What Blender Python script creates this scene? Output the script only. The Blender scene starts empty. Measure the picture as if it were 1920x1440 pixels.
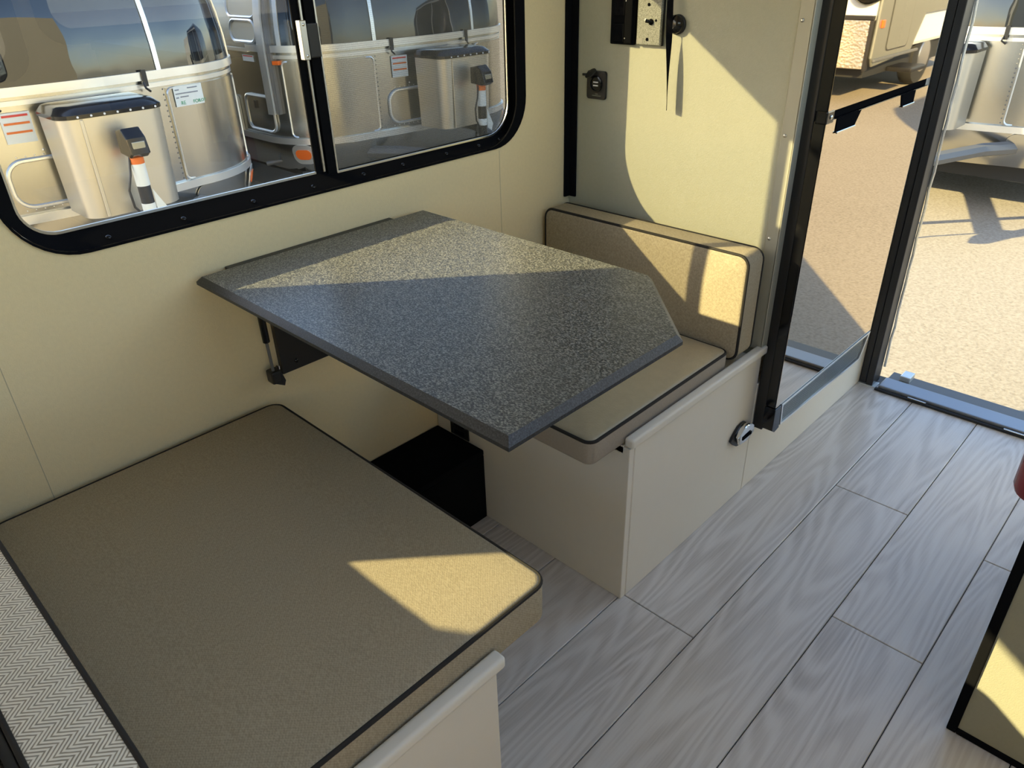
import bpy, bmesh, math, random
from mathutils import Vector, Matrix
random.seed(4)
PI = math.pi
S = bpy.context.scene
COL = S.collection

# ------------------------------------------------------------------ camera, sky, sun, exposure
cam_d = bpy.data.cameras.new('camera'); cam = bpy.data.objects.new('camera', cam_d); COL.objects.link(cam)
cam_d.sensor_width = 36.0; cam_d.lens = 36.0 * 1395.317 / 1920.0
cam_d.clip_start = 0.02; cam_d.clip_end = 200
FWD = Vector((0.61557146, 0.61057747, -0.49826392)); RGT = Vector((0.69342557, -0.72006978, -0.02570002)); UPV = Vector((0.37447664, 0.32968874, 0.86664444))
cm = Matrix((( RGT.x, UPV.x, -FWD.x, -0.9354), (RGT.y, UPV.y, -FWD.y, -1.1823), (RGT.z, UPV.z, -FWD.z, 1.1575), (0, 0, 0, 1)))
cam.matrix_world = cm
S.camera = cam

SUN_TRAVEL = Vector((1.0, -0.87, -0.609)).normalized()
w = bpy.data.worlds.new('world'); S.world = w; w.use_nodes = True
wn = w.node_tree; wn.nodes.clear()
wo = wn.nodes.new('ShaderNodeOutputWorld'); wb = wn.nodes.new('ShaderNodeBackground'); sky = wn.nodes.new('ShaderNodeTexSky')
sky.sky_type = 'NISHITA'; sky.sun_disc = False
sky.sun_elevation = math.radians(25); sky.sun_rotation = math.radians(-49)
sky.air_density = 1.0; sky.dust_density = 0.9; sky.ozone_density = 1.0
wb.inputs['Strength'].default_value = 0.34
wn.links.new(sky.outputs[0], wb.inputs[0]); wn.links.new(wb.outputs[0], wo.inputs[0])

sun_d = bpy.data.lights.new('sun', 'SUN'); sun = bpy.data.objects.new('sun', sun_d); COL.objects.link(sun)
sun_d.energy = 8.6; sun_d.angle = math.radians(0.6); sun_d.color = (1.0, 0.86, 0.44)
sun.rotation_euler = SUN_TRAVEL.to_track_quat('-Z', 'Y').to_euler()
sun.location = (-6, 5, 6)

S.view_settings.view_transform = 'Standard'; S.view_settings.look = 'None'
S.view_settings.exposure = 0.6; S.view_settings.gamma = 1.0; S.view_settings.use_curve_mapping = False

# ------------------------------------------------------------------ helpers: tags and objects
def tag(o, label=None, cat=None, group=None, kind=None):
    if label: o['label'] = label
    if cat: o['category'] = cat
    if group: o['group'] = group
    if kind: o['kind'] = kind
    return o

def thing(name, label, cat, loc=(0, 0, 0), group=None):
    o = bpy.data.objects.new(name, None); COL.objects.link(o); o.location = loc
    o.empty_display_size = 0.05
    return tag(o, label, cat, group)

def finish(name, bm, m, parent=None, smooth=False, mats=None):
    bmesh.ops.recalc_face_normals(bm, faces=bm.faces[:])
    me = bpy.data.meshes.new(name); bm.to_mesh(me); bm.free()
    for x in (mats or [m]): me.materials.append(x)
    if smooth:
        for p in me.polygons: p.use_smooth = True
        try: me.set_sharp_from_angle(angle=math.radians(38))
        except Exception: pass
    o = bpy.data.objects.new(name, me); COL.objects.link(o)
    if parent is not None:
        o.parent = parent
        p = parent; off = Vector((0, 0, 0))
        while p is not None: off += Vector(p.location); p = p.parent
        o.location = -off            # meshes are written in world coordinates
    return o

def copy_to(o, parent=None, delta=(0, 0, 0)):
    c = o.copy(); COL.objects.link(c)
    if parent is not None: c.parent = parent
    c.location = Vector(o.location) + Vector(delta)
    return c

def struct(name, bm, m, parent=None, **k):
    o = finish(name, bm, m, parent, **k)
    if parent is None: o['kind'] = 'structure'
    return o

# ------------------------------------------------------------------ helpers: geometry
def add_box(bm, x0, x1, y0, y1, z0, z1, bev=0.0, seg=2):
    b = bmesh.new()
    r = bmesh.ops.create_cube(b, size=1.0)
    for v in b.verts:
        v.co = Vector((x0 + (v.co.x + .5) * (x1 - x0), y0 + (v.co.y + .5) * (y1 - y0), z0 + (v.co.z + .5) * (z1 - z0)))
    if bev > 0: bmesh.ops.bevel(b, geom=b.edges[:], offset=bev, segments=seg, affect='EDGES', profile=0.6)
    merge(bm, b)

def merge(bm, b):
    me = bpy.data.meshes.new('tmp'); b.to_mesh(me); b.free(); bm.from_mesh(me); bpy.data.meshes.remove(me)

def box(x0, x1, y0, y1, z0, z1, bev=0.0, seg=2):
    bm = bmesh.new(); add_box(bm, x0, x1, y0, y1, z0, z1, bev, seg); return bm

def rrect(a0, a1, b0, b1, r, n=8):
    r = max(1e-4, min(r, (a1 - a0) / 2, (b1 - b0) / 2)); pts = []
    for cx, cy, t in ((a1 - r, b1 - r, 0), (a0 + r, b1 - r, PI / 2), (a0 + r, b0 + r, PI), (a1 - r, b0 + r, 1.5 * PI)):
        for i in range(n + 1):
            a = t + PI / 2 * i / n; pts.append((cx + r * math.cos(a), cy + r * math.sin(a)))
    return pts

def rrect2(a0, a1, b0, b1, rl, rr, n=8):     # rounded rectangle with its own radius at the left and the right
    pts = []
    for cx, cy, t, r in ((a1 - rr, b1 - rr, 0, rr), (a0 + rl, b1 - rl, PI / 2, rl), (a0 + rl, b0 + rl, PI, rl), (a1 - rr, b0 + rr, 1.5 * PI, rr)):
        for i in range(n + 1):
            a = t + PI / 2 * i / n; pts.append((cx + r * math.cos(a), cy + r * math.sin(a)))
    return pts

def to3(ax, p, c):   # point of a 2D outline on plane ax = c
    if ax == 'x': return Vector((c, p[0], p[1]))
    if ax == 'y': return Vector((p[0], c, p[1]))
    return Vector((p[0], p[1], c))

def add_prism(bm, pts, ax, c0, c1, bev=0.0, seg=2, bev_side=None):
    b = bmesh.new()
    v0 = [b.verts.new(to3(ax, p, c0)) for p in pts]; v1 = [b.verts.new(to3(ax, p, c1)) for p in pts]
    f0 = b.faces.new(v0); f1 = b.faces.new(v1)
    n = len(pts)
    for i in range(n): b.faces.new((v0[i], v0[(i + 1) % n], v1[(i + 1) % n], v1[i]))
    if bev > 0:
        es = set()
        for f, s in ((f0, 0), (f1, 1)):
            if bev_side is None or bev_side == s: es |= set(f.edges)
        bmesh.ops.bevel(b, geom=list(es), offset=bev, segments=seg, affect='EDGES', profile=0.5)
    merge(bm, b)

def prism(pts, ax, c0, c1, bev=0.0, seg=2, bev_side=None):
    bm = bmesh.new(); add_prism(bm, pts, ax, c0, c1, bev, seg, bev_side); return bm

def add_ring(bm, outer, inner, ax, c0, c1):
    n = len(outer); L = []
    for pts, c in ((outer, c0), (outer, c1), (inner, c1), (inner, c0)):
        L.append([bm.verts.new(to3(ax, p, c)) for p in pts])
    for k in range(4):
        A, B = L[k], L[(k + 1) % 4]
        for i in range(n): bm.faces.new((A[i], A[(i + 1) % n], B[(i + 1) % n], B[i]))

def ring(outer, inner, ax, c0, c1):
    bm = bmesh.new(); add_ring(bm, outer, inner, ax, c0, c1); return bm

def add_tube(bm, pts, r, n=8, closed=False, radii=None):
    pts = [Vector(p) for p in pts]; N = len(pts); rings = []
    up = None
    for i, p in enumerate(pts):
        a = pts[(i - 1) % N] if (closed or i > 0) else p; b = pts[(i + 1) % N] if (closed or i < N - 1) else p
        t = (b - a).normalized()
        if up is None:
            up = Vector((0, 0, 1)) if abs(t.z) < .9 else Vector((1, 0, 0))
        u = (up - t * up.dot(t)).normalized(); up = u; v = t.cross(u)
        rr = radii[i] if radii else r
        rings.append([bm.verts.new(p + u * rr * math.cos(2 * PI * k / n) + v * rr * math.sin(2 * PI * k / n)) for k in range(n)])
    for i in range(N if closed else N - 1):
        A, B = rings[i], rings[(i + 1) % N]
        for k in range(n): bm.faces.new((A[k], A[(k + 1) % n], B[(k + 1) % n], B[k]))
    if not closed:
        bm.faces.new(rings[0]); bm.faces.new(rings[-1])

def tube(pts, r, n=8, closed=False, radii=None):
    bm = bmesh.new(); add_tube(bm, pts, r, n, closed, radii); return bm

def add_lathe(bm, prof, origin, axis=(0, 0, 1), n=20):
    axis = Vector(axis).normalized(); t = Vector((1, 0, 0)) if abs(axis.x) < .9 else Vector((0, 1, 0))
    u = axis.cross(t).normalized(); v = axis.cross(u); o = Vector(origin); R = []
    for r, h in prof:
        R.append([bm.verts.new(o + axis * h + u * r * math.cos(2 * PI * k / n) + v * r * math.sin(2 * PI * k / n)) for k in range(n)])
    for A, B in zip(R, R[1:]):
        for k in range(n): bm.faces.new((A[k], A[(k + 1) % n], B[(k + 1) % n], B[k]))
    bm.faces.new(R[0]); bm.faces.new(R[-1])

def lathe(prof, origin, axis=(0, 0, 1), n=20):
    bm = bmesh.new(); add_lathe(bm, prof, origin, axis, n); return bm

def screw(name, parent, p, axis, r, m):
    return finish(name, lathe([(r, 0), (r, r * .35), (r * .55, r * .7), (r * .2, r * .72)], p, axis, 10), m, parent, smooth=True)

def inset_poly(pts, d):
    out = []; n = len(pts)
    for i in range(n):
        p0, p1, p2 = Vector(pts[i - 1]), Vector(pts[i]), Vector(pts[(i + 1) % n])
        a = (p1 - p0).normalized(); b_ = (p2 - p1).normalized()
        na = Vector((-a.y, a.x)); nb = Vector((-b_.y, b_.x)); mvec = (na + nb).normalized(); k = d / max(.2, mvec.dot(na))
        out.append(tuple(p1 + mvec * k))
    return out

# ------------------------------------------------------------------ materials
def nt(name):
    m = bpy.data.materials.new(name); m.use_nodes = True
    t = m.node_tree; b = t.nodes['Principled BSDF']; return m, t, b

def mat(name, col, rough=.5, metal=0.0, noise=0.0, nscale=40.0, bump=0.0, bscale=200.0, spec=.5, stretch=(1, 1, 1), emit=0.0):
    m, t, b = nt(name)
    b.inputs['Base Color'].default_value = (*col, 1); b.inputs['Roughness'].default_value = rough; b.inputs['Metallic'].default_value = metal
    b.inputs['Specular IOR Level'].default_value = spec
    tc = t.nodes.new('ShaderNodeTexCoord'); mp = t.nodes.new('ShaderNodeMapping'); mp.inputs['Scale'].default_value = stretch
    t.links.new(tc.outputs['Object'], mp.inputs[0])
    nz = t.nodes.new('ShaderNodeTexNoise'); nz.inputs['Scale'].default_value = nscale; nz.inputs['Detail'].default_value = 4
    t.links.new(mp.outputs[0], nz.inputs[0])
    mx = t.nodes.new('ShaderNodeMix'); mx.data_type = 'RGBA'
    a = max(noise, .015)
    mx.inputs[6].default_value = (*[c * (1 - a) for c in col], 1); mx.inputs[7].default_value = (*[min(1, c * (1 + a)) for c in col], 1)
    t.links.new(nz.outputs[0], mx.inputs[0]); t.links.new(mx.outputs[2], b.inputs['Base Color'])
    if bump > 0:
        n2 = t.nodes.new('ShaderNodeTexNoise'); n2.inputs['Scale'].default_value = bscale; n2.inputs['Detail'].default_value = 3
        t.links.new(mp.outputs[0], n2.inputs[0])
        bp = t.nodes.new('ShaderNodeBump'); bp.inputs['Strength'].default_value = bump; bp.inputs['Distance'].default_value = .002
        t.links.new(n2.outputs[0], bp.inputs['Height']); t.links.new(bp.outputs[0], b.inputs['Normal'])
    return m

def ramp(t, src, stops):
    r = t.nodes.new('ShaderNodeValToRGB'); e = r.color_ramp.elements
    e[0].position, e[0].color = stops[0][0], (*stops[0][1], 1); e[1].position, e[1].color = stops[-1][0], (*stops[-1][1], 1)
    for p, c in stops[1:-1]:
        x = e.new(p); x.color = (*c, 1)
    t.links.new(src, r.inputs[0]); return r

def math_n(t, op, a, b=None):
    n = t.nodes.new('ShaderNodeMath'); n.operation = op
    for i, v in enumerate((a, b)):
        if v is None: continue
        if isinstance(v, (int, float)): n.inputs[i].default_value = v
        else: t.links.new(v, n.inputs[i])
    return n.outputs[0]

def glass_mat(name, tint=(1, 1, 1), refl=1.0):
    m = bpy.data.materials.new(name); m.use_nodes = True; t = m.node_tree; t.nodes.clear()
    o = t.nodes.new('ShaderNodeOutputMaterial'); tr = t.nodes.new('ShaderNodeBsdfTransparent'); gl = t.nodes.new('ShaderNodeBsdfGlossy')
    tr.inputs[0].default_value = (*tint, 1); gl.inputs['Roughness'].default_value = 0.0
    lw = t.nodes.new('ShaderNodeLayerWeight'); lw.inputs[0].default_value = .5      # Schlick reflectance, the same from both sides
    fr = math_n(t, 'ADD', math_n(t, 'MULTIPLY', math_n(t, 'POWER', lw.outputs['Facing'], 5.0), .96), .04)
    mx = t.nodes.new('ShaderNodeMixShader'); t.links.new(math_n(t, 'MULTIPLY', fr, refl), mx.inputs[0])
    t.links.new(tr.outputs[0], mx.inputs[1]); t.links.new(gl.outputs[0], mx.inputs[2]); t.links.new(mx.outputs[0], o.inputs[0])
    return m

def screen_mat(name):
    m = bpy.data.materials.new(name); m.use_nodes = True; t = m.node_tree; t.nodes.clear()
    o = t.nodes.new('ShaderNodeOutputMaterial'); tr = t.nodes.new('ShaderNodeBsdfTransparent'); df = t.nodes.new('ShaderNodeBsdfDiffuse')
    df.inputs[0].default_value = (.10, .095, .08, 1)
    tc = t.nodes.new('ShaderNodeTexCoord'); sp = t.nodes.new('ShaderNodeSeparateXYZ'); t.links.new(tc.outputs['Object'], sp.inputs[0])
    k = 2 * PI / .0032
    a = math_n(t, 'GREATER_THAN', math_n(t, 'SINE', math_n(t, 'MULTIPLY', sp.outputs['X'], k)), .62)
    b = math_n(t, 'GREATER_THAN', math_n(t, 'SINE', math_n(t, 'MULTIPLY', sp.outputs['Z'], k)), .62)
    f = math_n(t, 'ADD', math_n(t, 'MULTIPLY', math_n(t, 'MAXIMUM', a, b), .12), .28)
    mx = t.nodes.new('ShaderNodeMixShader'); t.links.new(f, mx.inputs[0])
    t.links.new(tr.outputs[0], mx.inputs[1]); t.links.new(df.outputs[0], mx.inputs[2]); t.links.new(mx.outputs[0], o.inputs[0])
    return m

def fabric_mat(name, c0, c1, sc=1.0, rough=.85, bump=.25):
    m, t, b = nt(name)
    b.inputs['Roughness'].default_value = rough; b.inputs['Specular IOR Level'].default_value = .25
    tc = t.nodes.new('ShaderNodeTexCoord'); sp = t.nodes.new('ShaderNodeSeparateXYZ'); t.links.new(tc.outputs['Object'], sp.inputs[0])
    nz = t.nodes.new('ShaderNodeTexNoise'); nz.inputs['Scale'].default_value = 620 * sc; nz.inputs['Detail'].default_value = 3
    mp = t.nodes.new('ShaderNodeMapping'); mp.inputs['Scale'].default_value = (1, .4, .4); t.links.new(tc.outputs['Object'], mp.inputs[0]); t.links.new(mp.outputs[0], nz.inputs[0])
    wv = math_n(t, 'SINE', math_n(t, 'MULTIPLY', math_n(t, 'ADD', sp.outputs['X'], sp.outputs['Z']), 1500 * sc))
    wv2 = math_n(t, 'SINE', math_n(t, 'MULTIPLY', sp.outputs['Y'], 1500 * sc))
    h = math_n(t, 'ADD', math_n(t, 'MULTIPLY', math_n(t, 'MULTIPLY', wv, wv2), .12), nz.outputs[0])
    r = ramp(t, h, [(.3, c0), (.7, c1)]); t.links.new(r.outputs[0], b.inputs['Base Color'])
    bp = t.nodes.new('ShaderNodeBump'); bp.inputs['Strength'].default_value = bump; bp.inputs['Distance'].default_value = .001
    t.links.new(h, bp.inputs['Height']); t.links.new(bp.outputs[0], b.inputs['Normal'])
    return m

def herringbone_mat(name):
    m, t, b = nt(name); b.inputs['Roughness'].default_value = .9; b.inputs['Specular IOR Level'].default_value = .2
    tc = t.nodes.new('ShaderNodeTexCoord'); sp = t.nodes.new('ShaderNodeSeparateXYZ'); t.links.new(tc.outputs['Object'], sp.inputs[0])
    nz = t.nodes.new('ShaderNodeTexNoise'); nz.inputs['Scale'].default_value = 90
    t.links.new(tc.outputs['Object'], nz.inputs[0])
    jit = math_n(t, 'MULTIPLY', nz.outputs[0], .0012)
    u = math_n(t, 'ADD', sp.outputs['Y'], jit); v = math_n(t, 'ADD', sp.outputs['X'], sp.outputs['Z'])
    tri = math_n(t, 'PINGPONG', u, .010)
    ph = math_n(t, 'MULTIPLY', math_n(t, 'ADD', v, math_n(t, 'MULTIPLY', tri, 1.15)), 2 * PI / .0047)
    s = math_n(t, 'ADD', math_n(t, 'MULTIPLY', math_n(t, 'SINE', ph), .5), .5)
    s = math_n(t, 'ADD', math_n(t, 'MULTIPLY', s, .7), math_n(t, 'MULTIPLY', nz.outputs[0], .3))
    r = ramp(t, s, [(.2, (.30, .255, .185)), (.45, (.68, .61, .49)), (.75, (.84, .77, .63))]); t.links.new(r.outputs[0], b.inputs['Base Color'])
    bp = t.nodes.new('ShaderNodeBump'); bp.inputs['Strength'].default_value = .3; bp.inputs['Distance'].default_value = .001
    t.links.new(s, bp.inputs['Height']); t.links.new(bp.outputs[0], b.inputs['Normal'])
    return m

def plank_mat(name):
    m, t, b = nt(name)
    tc = t.nodes.new('ShaderNodeTexCoord'); oi = t.nodes.new('ShaderNodeObjectInfo')
    off = t.nodes.new('ShaderNodeVectorMath'); off.operation = 'ADD'
    cb = t.nodes.new('ShaderNodeCombineXYZ'); t.links.new(math_n(t, 'MULTIPLY', oi.outputs['Random'], 37.0), cb.inputs[0]); t.links.new(math_n(t, 'MULTIPLY', oi.outputs['Random'], 11.0), cb.inputs[1])
    t.links.new(tc.outputs['Object'], off.inputs[0]); t.links.new(cb.outputs[0], off.inputs[1])
    mp = t.nodes.new('ShaderNodeMapping'); mp.inputs['Scale'].default_value = (.9, 7.0, 1.0); t.links.new(off.outputs[0], mp.inputs[0])
    n1 = t.nodes.new('ShaderNodeTexNoise'); n1.inputs['Scale'].default_value = 1.5; n1.inputs['Detail'].default_value = .6; n1.inputs['Distortion'].default_value = .12
    t.links.new(mp.outputs[0], n1.inputs[0])
    rings = math_n(t, 'SINE', math_n(t, 'MULTIPLY', n1.outputs[0], 95.0))
    rings = math_n(t, 'POWER', math_n(t, 'ADD', math_n(t, 'MULTIPLY', rings, .5), .5), 1.6)
    mp2 = t.nodes.new('ShaderNodeMapping'); mp2.inputs['Scale'].default_value = (4.0, 130.0, 1.0); t.links.new(off.outputs[0], mp2.inputs[0])
    n2 = t.nodes.new('ShaderNodeTexNoise'); n2.inputs['Scale'].default_value = 2.0; n2.inputs['Detail'].default_value = 5; t.links.new(mp2.outputs[0], n2.inputs[0])
    mp3 = t.nodes.new('ShaderNodeMapping'); mp3.inputs['Scale'].default_value = (2.0, 6.0, 1.0); t.links.new(off.outputs[0], mp3.inputs[0])
    n3 = t.nodes.new('ShaderNodeTexNoise'); n3.inputs['Scale'].default_value = 1.5; n3.inputs['Detail'].default_value = 3; t.links.new(mp3.outputs[0], n3.inputs[0])
    h = math_n(t, 'ADD', math_n(t, 'ADD', math_n(t, 'MULTIPLY', rings, .23), math_n(t, 'MULTIPLY', n2.outputs[0], .5)), math_n(t, 'MULTIPLY', n3.outputs[0], .45))
    h = math_n(t, 'ADD', h, math_n(t, 'MULTIPLY', math_n(t, 'SUBTRACT', oi.outputs['Random'], .5), .12))
    r = ramp(t, h, [(.2, (.40, .345, .29)), (.42, (.60, .54, .48)), (.62, (.72, .66, .60)), (.85, (.78, .73, .67))])
    t.links.new(r.outputs[0], b.inputs['Base Color'])
    b.inputs['Roughness'].default_value = .32; b.inputs['Specular IOR Level'].default_value = 1.0
    bp = t.nodes.new('ShaderNodeBump'); bp.inputs['Strength'].default_value = .25; bp.inputs['Distance'].default_value = .001
    t.links.new(math_n(t, 'ADD', math_n(t, 'MULTIPLY', rings, .3), n2.outputs[0]), bp.inputs['Height']); t.links.new(bp.outputs[0], b.inputs['Normal'])
    return m

def speckle_mat(name, stops, scale=420, rough=.4, bump=.5, spec=.5, dist=.0008, stretch=(1, 1, 1)):
    m, t, b = nt(name)
    tc = t.nodes.new('ShaderNodeTexCoord'); mp = t.nodes.new('ShaderNodeMapping'); mp.inputs['Scale'].default_value = stretch
    t.links.new(tc.outputs['Object'], mp.inputs[0])
    n = t.nodes.new('ShaderNodeTexNoise'); n.inputs['Scale'].default_value = scale; n.inputs['Detail'].default_value = 2; t.links.new(mp.outputs[0], n.inputs[0])
    r = ramp(t, n.outputs[0], stops); t.links.new(r.outputs[0], b.inputs['Base Color'])
    b.inputs['Roughness'].default_value = rough; b.inputs['Specular IOR Level'].default_value = spec
    bp = t.nodes.new('ShaderNodeBump'); bp.inputs['Strength'].default_value = bump; bp.inputs['Distance'].default_value = dist
    t.links.new(n.outputs[0], bp.inputs['Height']); t.links.new(bp.outputs[0], b.inputs['Normal'])
    return m

def asphalt_mat(name):
    m, t, b = nt(name)
    tc = t.nodes.new('ShaderNodeTexCoord')
    n = t.nodes.new('ShaderNodeTexNoise'); n.inputs['Scale'].default_value = 55; n.inputs['Detail'].default_value = 4; n.inputs['Roughness'].default_value = .7
    n2 = t.nodes.new('ShaderNodeTexNoise'); n2.inputs['Scale'].default_value = .35; n2.inputs['Detail'].default_value = 3
    for x in (n, n2): t.links.new(tc.outputs['Object'], x.inputs[0])
    h = math_n(t, 'ADD', math_n(t, 'MULTIPLY', n.outputs[0], .8), math_n(t, 'MULTIPLY', n2.outputs[0], .2))
    r = ramp(t, h, [(.30, (.22, .185, .14)), (.46, (.345, .293, .228)), (.62, (.42, .362, .287))]); t.links.new(r.outputs[0], b.inputs['Base Color'])
    b.inputs['Roughness'].default_value = .9; b.inputs['Specular IOR Level'].default_value = .2
    bp = t.nodes.new('ShaderNodeBump'); bp.inputs['Strength'].default_value = .4; bp.inputs['Distance'].default_value = .006
    t.links.new(n.outputs[0], bp.inputs['Height']); t.links.new(bp.outputs[0], b.inputs['Normal'])
    return m

def tread_mat(name):
    m, t, b = nt(name); b.inputs['Base Color'].default_value = (.62, .55, .46, 1); b.inputs['Metallic'].default_value = .8; b.inputs['Roughness'].default_value = .35
    tc = t.nodes.new('ShaderNodeTexCoord'); n = t.nodes.new('ShaderNodeTexVoronoi'); n.inputs['Scale'].default_value = 34
    t.links.new(tc.outputs['Object'], n.inputs[0]); bp = t.nodes.new('ShaderNodeBump'); bp.inputs['Strength'].default_value = .8; bp.inputs['Distance'].default_value = .01
    t.links.new(n.outputs[0], bp.inputs['Height']); t.links.new(bp.outputs[0], b.inputs['Normal']); return m

M = {}
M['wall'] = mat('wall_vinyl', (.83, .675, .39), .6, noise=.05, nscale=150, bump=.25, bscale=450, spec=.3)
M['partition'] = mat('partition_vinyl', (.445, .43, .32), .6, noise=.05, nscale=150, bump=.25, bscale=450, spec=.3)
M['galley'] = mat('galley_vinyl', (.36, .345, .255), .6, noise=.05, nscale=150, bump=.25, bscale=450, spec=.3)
M['ceil'] = mat('ceiling_white', (.75, .72, .64), .6)
M['cream'] = mat('cream_laminate', (.78, .725, .62), .42, noise=.01, spec=.4)
M['exterior'] = mat('exterior_cream_skin', (.52, .48, .385), .4, metal=.0)
M['black'] = mat('satin_black', (.008, .008, .009), .7, spec=.0)
M['blackplastic'] = mat('black_plastic', (.014, .013, .013), .42)
M['blackgloss'] = mat('gloss_black', (.006, .006, .007), .12)
M['carpet'] = mat('black_carpet', (.004, .004, .004), .95, bump=.5, bscale=600, spec=.1)
M['bronze'] = mat('dark_bronze_frame', (.022, .019, .018), .4)
M['fabric'] = fabric_mat('taupe_weave', (.30, .25, .168), (.42, .355, .245))
M['vinyl'] = mat('taupe_seat_vinyl', (.40, .34, .225), .38, noise=.10, nscale=60, bump=.3, bscale=260, spec=.5)
M['vinylside'] = mat('taupe_side_fabric', (.33, .28, .22), .75, noise=.12, nscale=250, bump=.2, bscale=400)
M['piping'] = mat('grey_piping', (.028, .025, .022), .75, spec=.2)
M['pipelight'] = mat('pale_seam_piping', (.13, .115, .09), .5)
M['herring'] = herringbone_mat('herringbone_cloth')
M['plank'] = plank_mat('grey_oak_plank')
M['table'] = speckle_mat('dark_speckled_laminate', [(.37, (.035, .035, .034)), (.5, (.10, .10, .09)), (.66, (.30, .295, .25))], 620, .34, .2, .5, stretch=(1, .55, 1))
M['tableedge'] = speckle_mat('dark_table_edge', [(.35, (.012, .013, .015)), (.6, (.03, .033, .038)), (.75, (.07, .07, .075))], 500, .42, .2)
M['tablerail'] = mat('dark_hinge_rail', (.035, .035, .034), .5)
M['plate'] = speckle_mat('grey_speckled_plate', [(.35, (.15, .148, .115)), (.65, (.33, .325, .265))], 500, .5, .1)
M['silver'] = mat('brushed_silver', (.62, .61, .58), .3, metal=1.0, noise=.05)
M['alu'] = mat('polished_aluminium', (.53, .52, .48), .22, metal=1.0, noise=.03, nscale=3)
M['alubox'] = mat('satin_aluminium_cover', (.62, .585, .505), .36, metal=.8, noise=.03, nscale=3)
M['aluwhite'] = mat('bright_aluminium_trim', (.86, .86, .83), .28, metal=.75)
M['trimalu'] = mat('anodised_trim', (.42, .40, .31), .5, metal=.15)
M['seam'] = mat('wall_seam', (.50, .42, .27), .8)
M['sill'] = mat('anodised_sill', (.34, .36, .40), .4, metal=.7)
M['chrome'] = mat('chrome', (.75, .74, .70), .12, metal=1.0)
M['tint'] = mat('dark_tinted_glass', (.012, .013, .014), .02, spec=.5, bump=1.0, bscale=1.3)
for n_ in M['tint'].node_tree.nodes:
    if n_.type == 'BUMP': n_.inputs['Distance'].default_value = .012
M['tint'].node_tree.nodes['Principled BSDF'].inputs['IOR'].default_value = 1.75
M['mirror'] = mat('mirror_fridge_face', (.70, .59, .46), .015, metal=1.0, noise=.001)
M['glass'] = glass_mat('window_glass')
M['screen'] = screen_mat('insect_screen')
M['asphalt'] = asphalt_mat('sunlit_asphalt')
M['red'] = mat('red_enamel', (.28, .012, .02), .25)
M['white'] = mat('white_enamel', (.75, .75, .73), .4)
M['paper'] = mat('white_paper', (.72, .76, .74), .6)
M['orange'] = mat('orange_print', (.72, .17, .03), .5)
M['redprint'] = mat('red_print', (.65, .06, .05), .5)
M['green'] = mat('green_print', (.02, .30, .14), .6)
M['ink'] = mat('grey_ink', (.22, .24, .28), .6)
M['lens'] = mat('orange_lens', (.85, .16, .02), .2)
M['rubber'] = mat('tyre_rubber', (.02, .02, .02), .8)
M['steel'] = mat('painted_grey_steel', (.17, .17, .17), .5, metal=.3)
M['undercarriage'] = mat('dark_underbody', (.02, .02, .02), .7)
M['greypanel'] = mat('silver_grey_side_panel', (.33, .335, .29), .25, metal=.6)
M['tread'] = tread_mat('diamond_tread_plate')
M['leafcol'] = mat('foliage_green', (.06, .09, .03), .7, noise=.4, nscale=8)
M['bark'] = mat('bark', (.10, .07, .05), .9)
M['orangeleaf'] = mat('dead_leaf', (.62, .27, .04), .7)
M['vent'] = mat('pale_window_cover', (.62, .56, .42), .3)
M['filldiff'] = mat('fill_diffuser', (.9, .88, .8), .5)
M['filldiff'].node_tree.nodes['Principled BSDF'].inputs['Emission Color'].default_value = (1, .93, .8, 1)
M['filldiff'].node_tree.nodes['Principled BSDF'].inputs['Emission Strength'].default_value = 2.0  # glow of the added ceiling fill lamps

# ------------------------------------------------------------------ ground
GZ = -0.55
bm = bmesh.new(); add_box(bm, -30, 45, -40, 40, GZ - .05, GZ)
struct('ground', bm, M['asphalt'])

# ------------------------------------------------------------------ room shell
XF, XR = -2.3, 1.235          # front and rear inner planes
YR = -1.95                    # right wall inner plane
ZC = 1.95
W1 = (-.7135, .3195, .7985, 1.2835)   # window 1 hole x0 x1 z0 z1
W2 = (-1.36, -1.10, .77, 1.065)   # window 2 hole
def wall_with_holes(ax, c0, c1, a0, a1, b0, b1, holes):
    # thick wall on plane ax between c0 and c1, with rounded holes cut out by filling between outline loops
    b = bmesh.new(); V = []
    def loop(pts):
        vs = [b.verts.new(to3(ax, p, c0)) for p in pts]
        return [b.edges.new((vs[i], vs[(i + 1) % len(vs)])) for i in range(len(vs))]
    es = loop([(a0, b0), (a1, b0), (a1, b1), (a0, b1)])
    for h in holes: es += loop(h)
    bmesh.ops.triangle_fill(b, use_beauty=True, edges=es)
    g = bmesh.ops.extrude_face_region(b, geom=b.faces[:])
    d = to3(ax, (0, 0), c1 - c0)
    bmesh.ops.translate(b, vec=d, verts=[v for v in g['geom'] if isinstance(v, bmesh.types.BMVert)])
    return b
h1 = rrect(W1[0], W1[1], W1[2], W1[3], .095, 10); h2 = [(-1.10, .77), (-1.10, 1.06), (-1.41, 1.06), (-1.372, .96), (-1.335, .91), (-1.322, .87), (-1.32, .77)]
bm = wall_with_holes('y', 0.0, .045, XF - .05, 1.40, -.30, ZC + .1, [h1, h2])
wl = struct('wall_left', bm, M['wall'], mats=[M['wall'], M['exterior']])
for p in wl.data.polygons:
    if p.normal.y > .5 and p.center.y > .04: p.material_index = 1
for x_ in (-.78, .238): finish('panel_seam', box(x_ - .0005, x_ + .0005, -.0004, .0002, .20, .79), M['seam'], wl)
# far partition beside the dinette
XP = .477
struct('wall_far', box(XP, XP + .02, -.545, -.001, .0, ZC), M['partition'])
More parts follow.
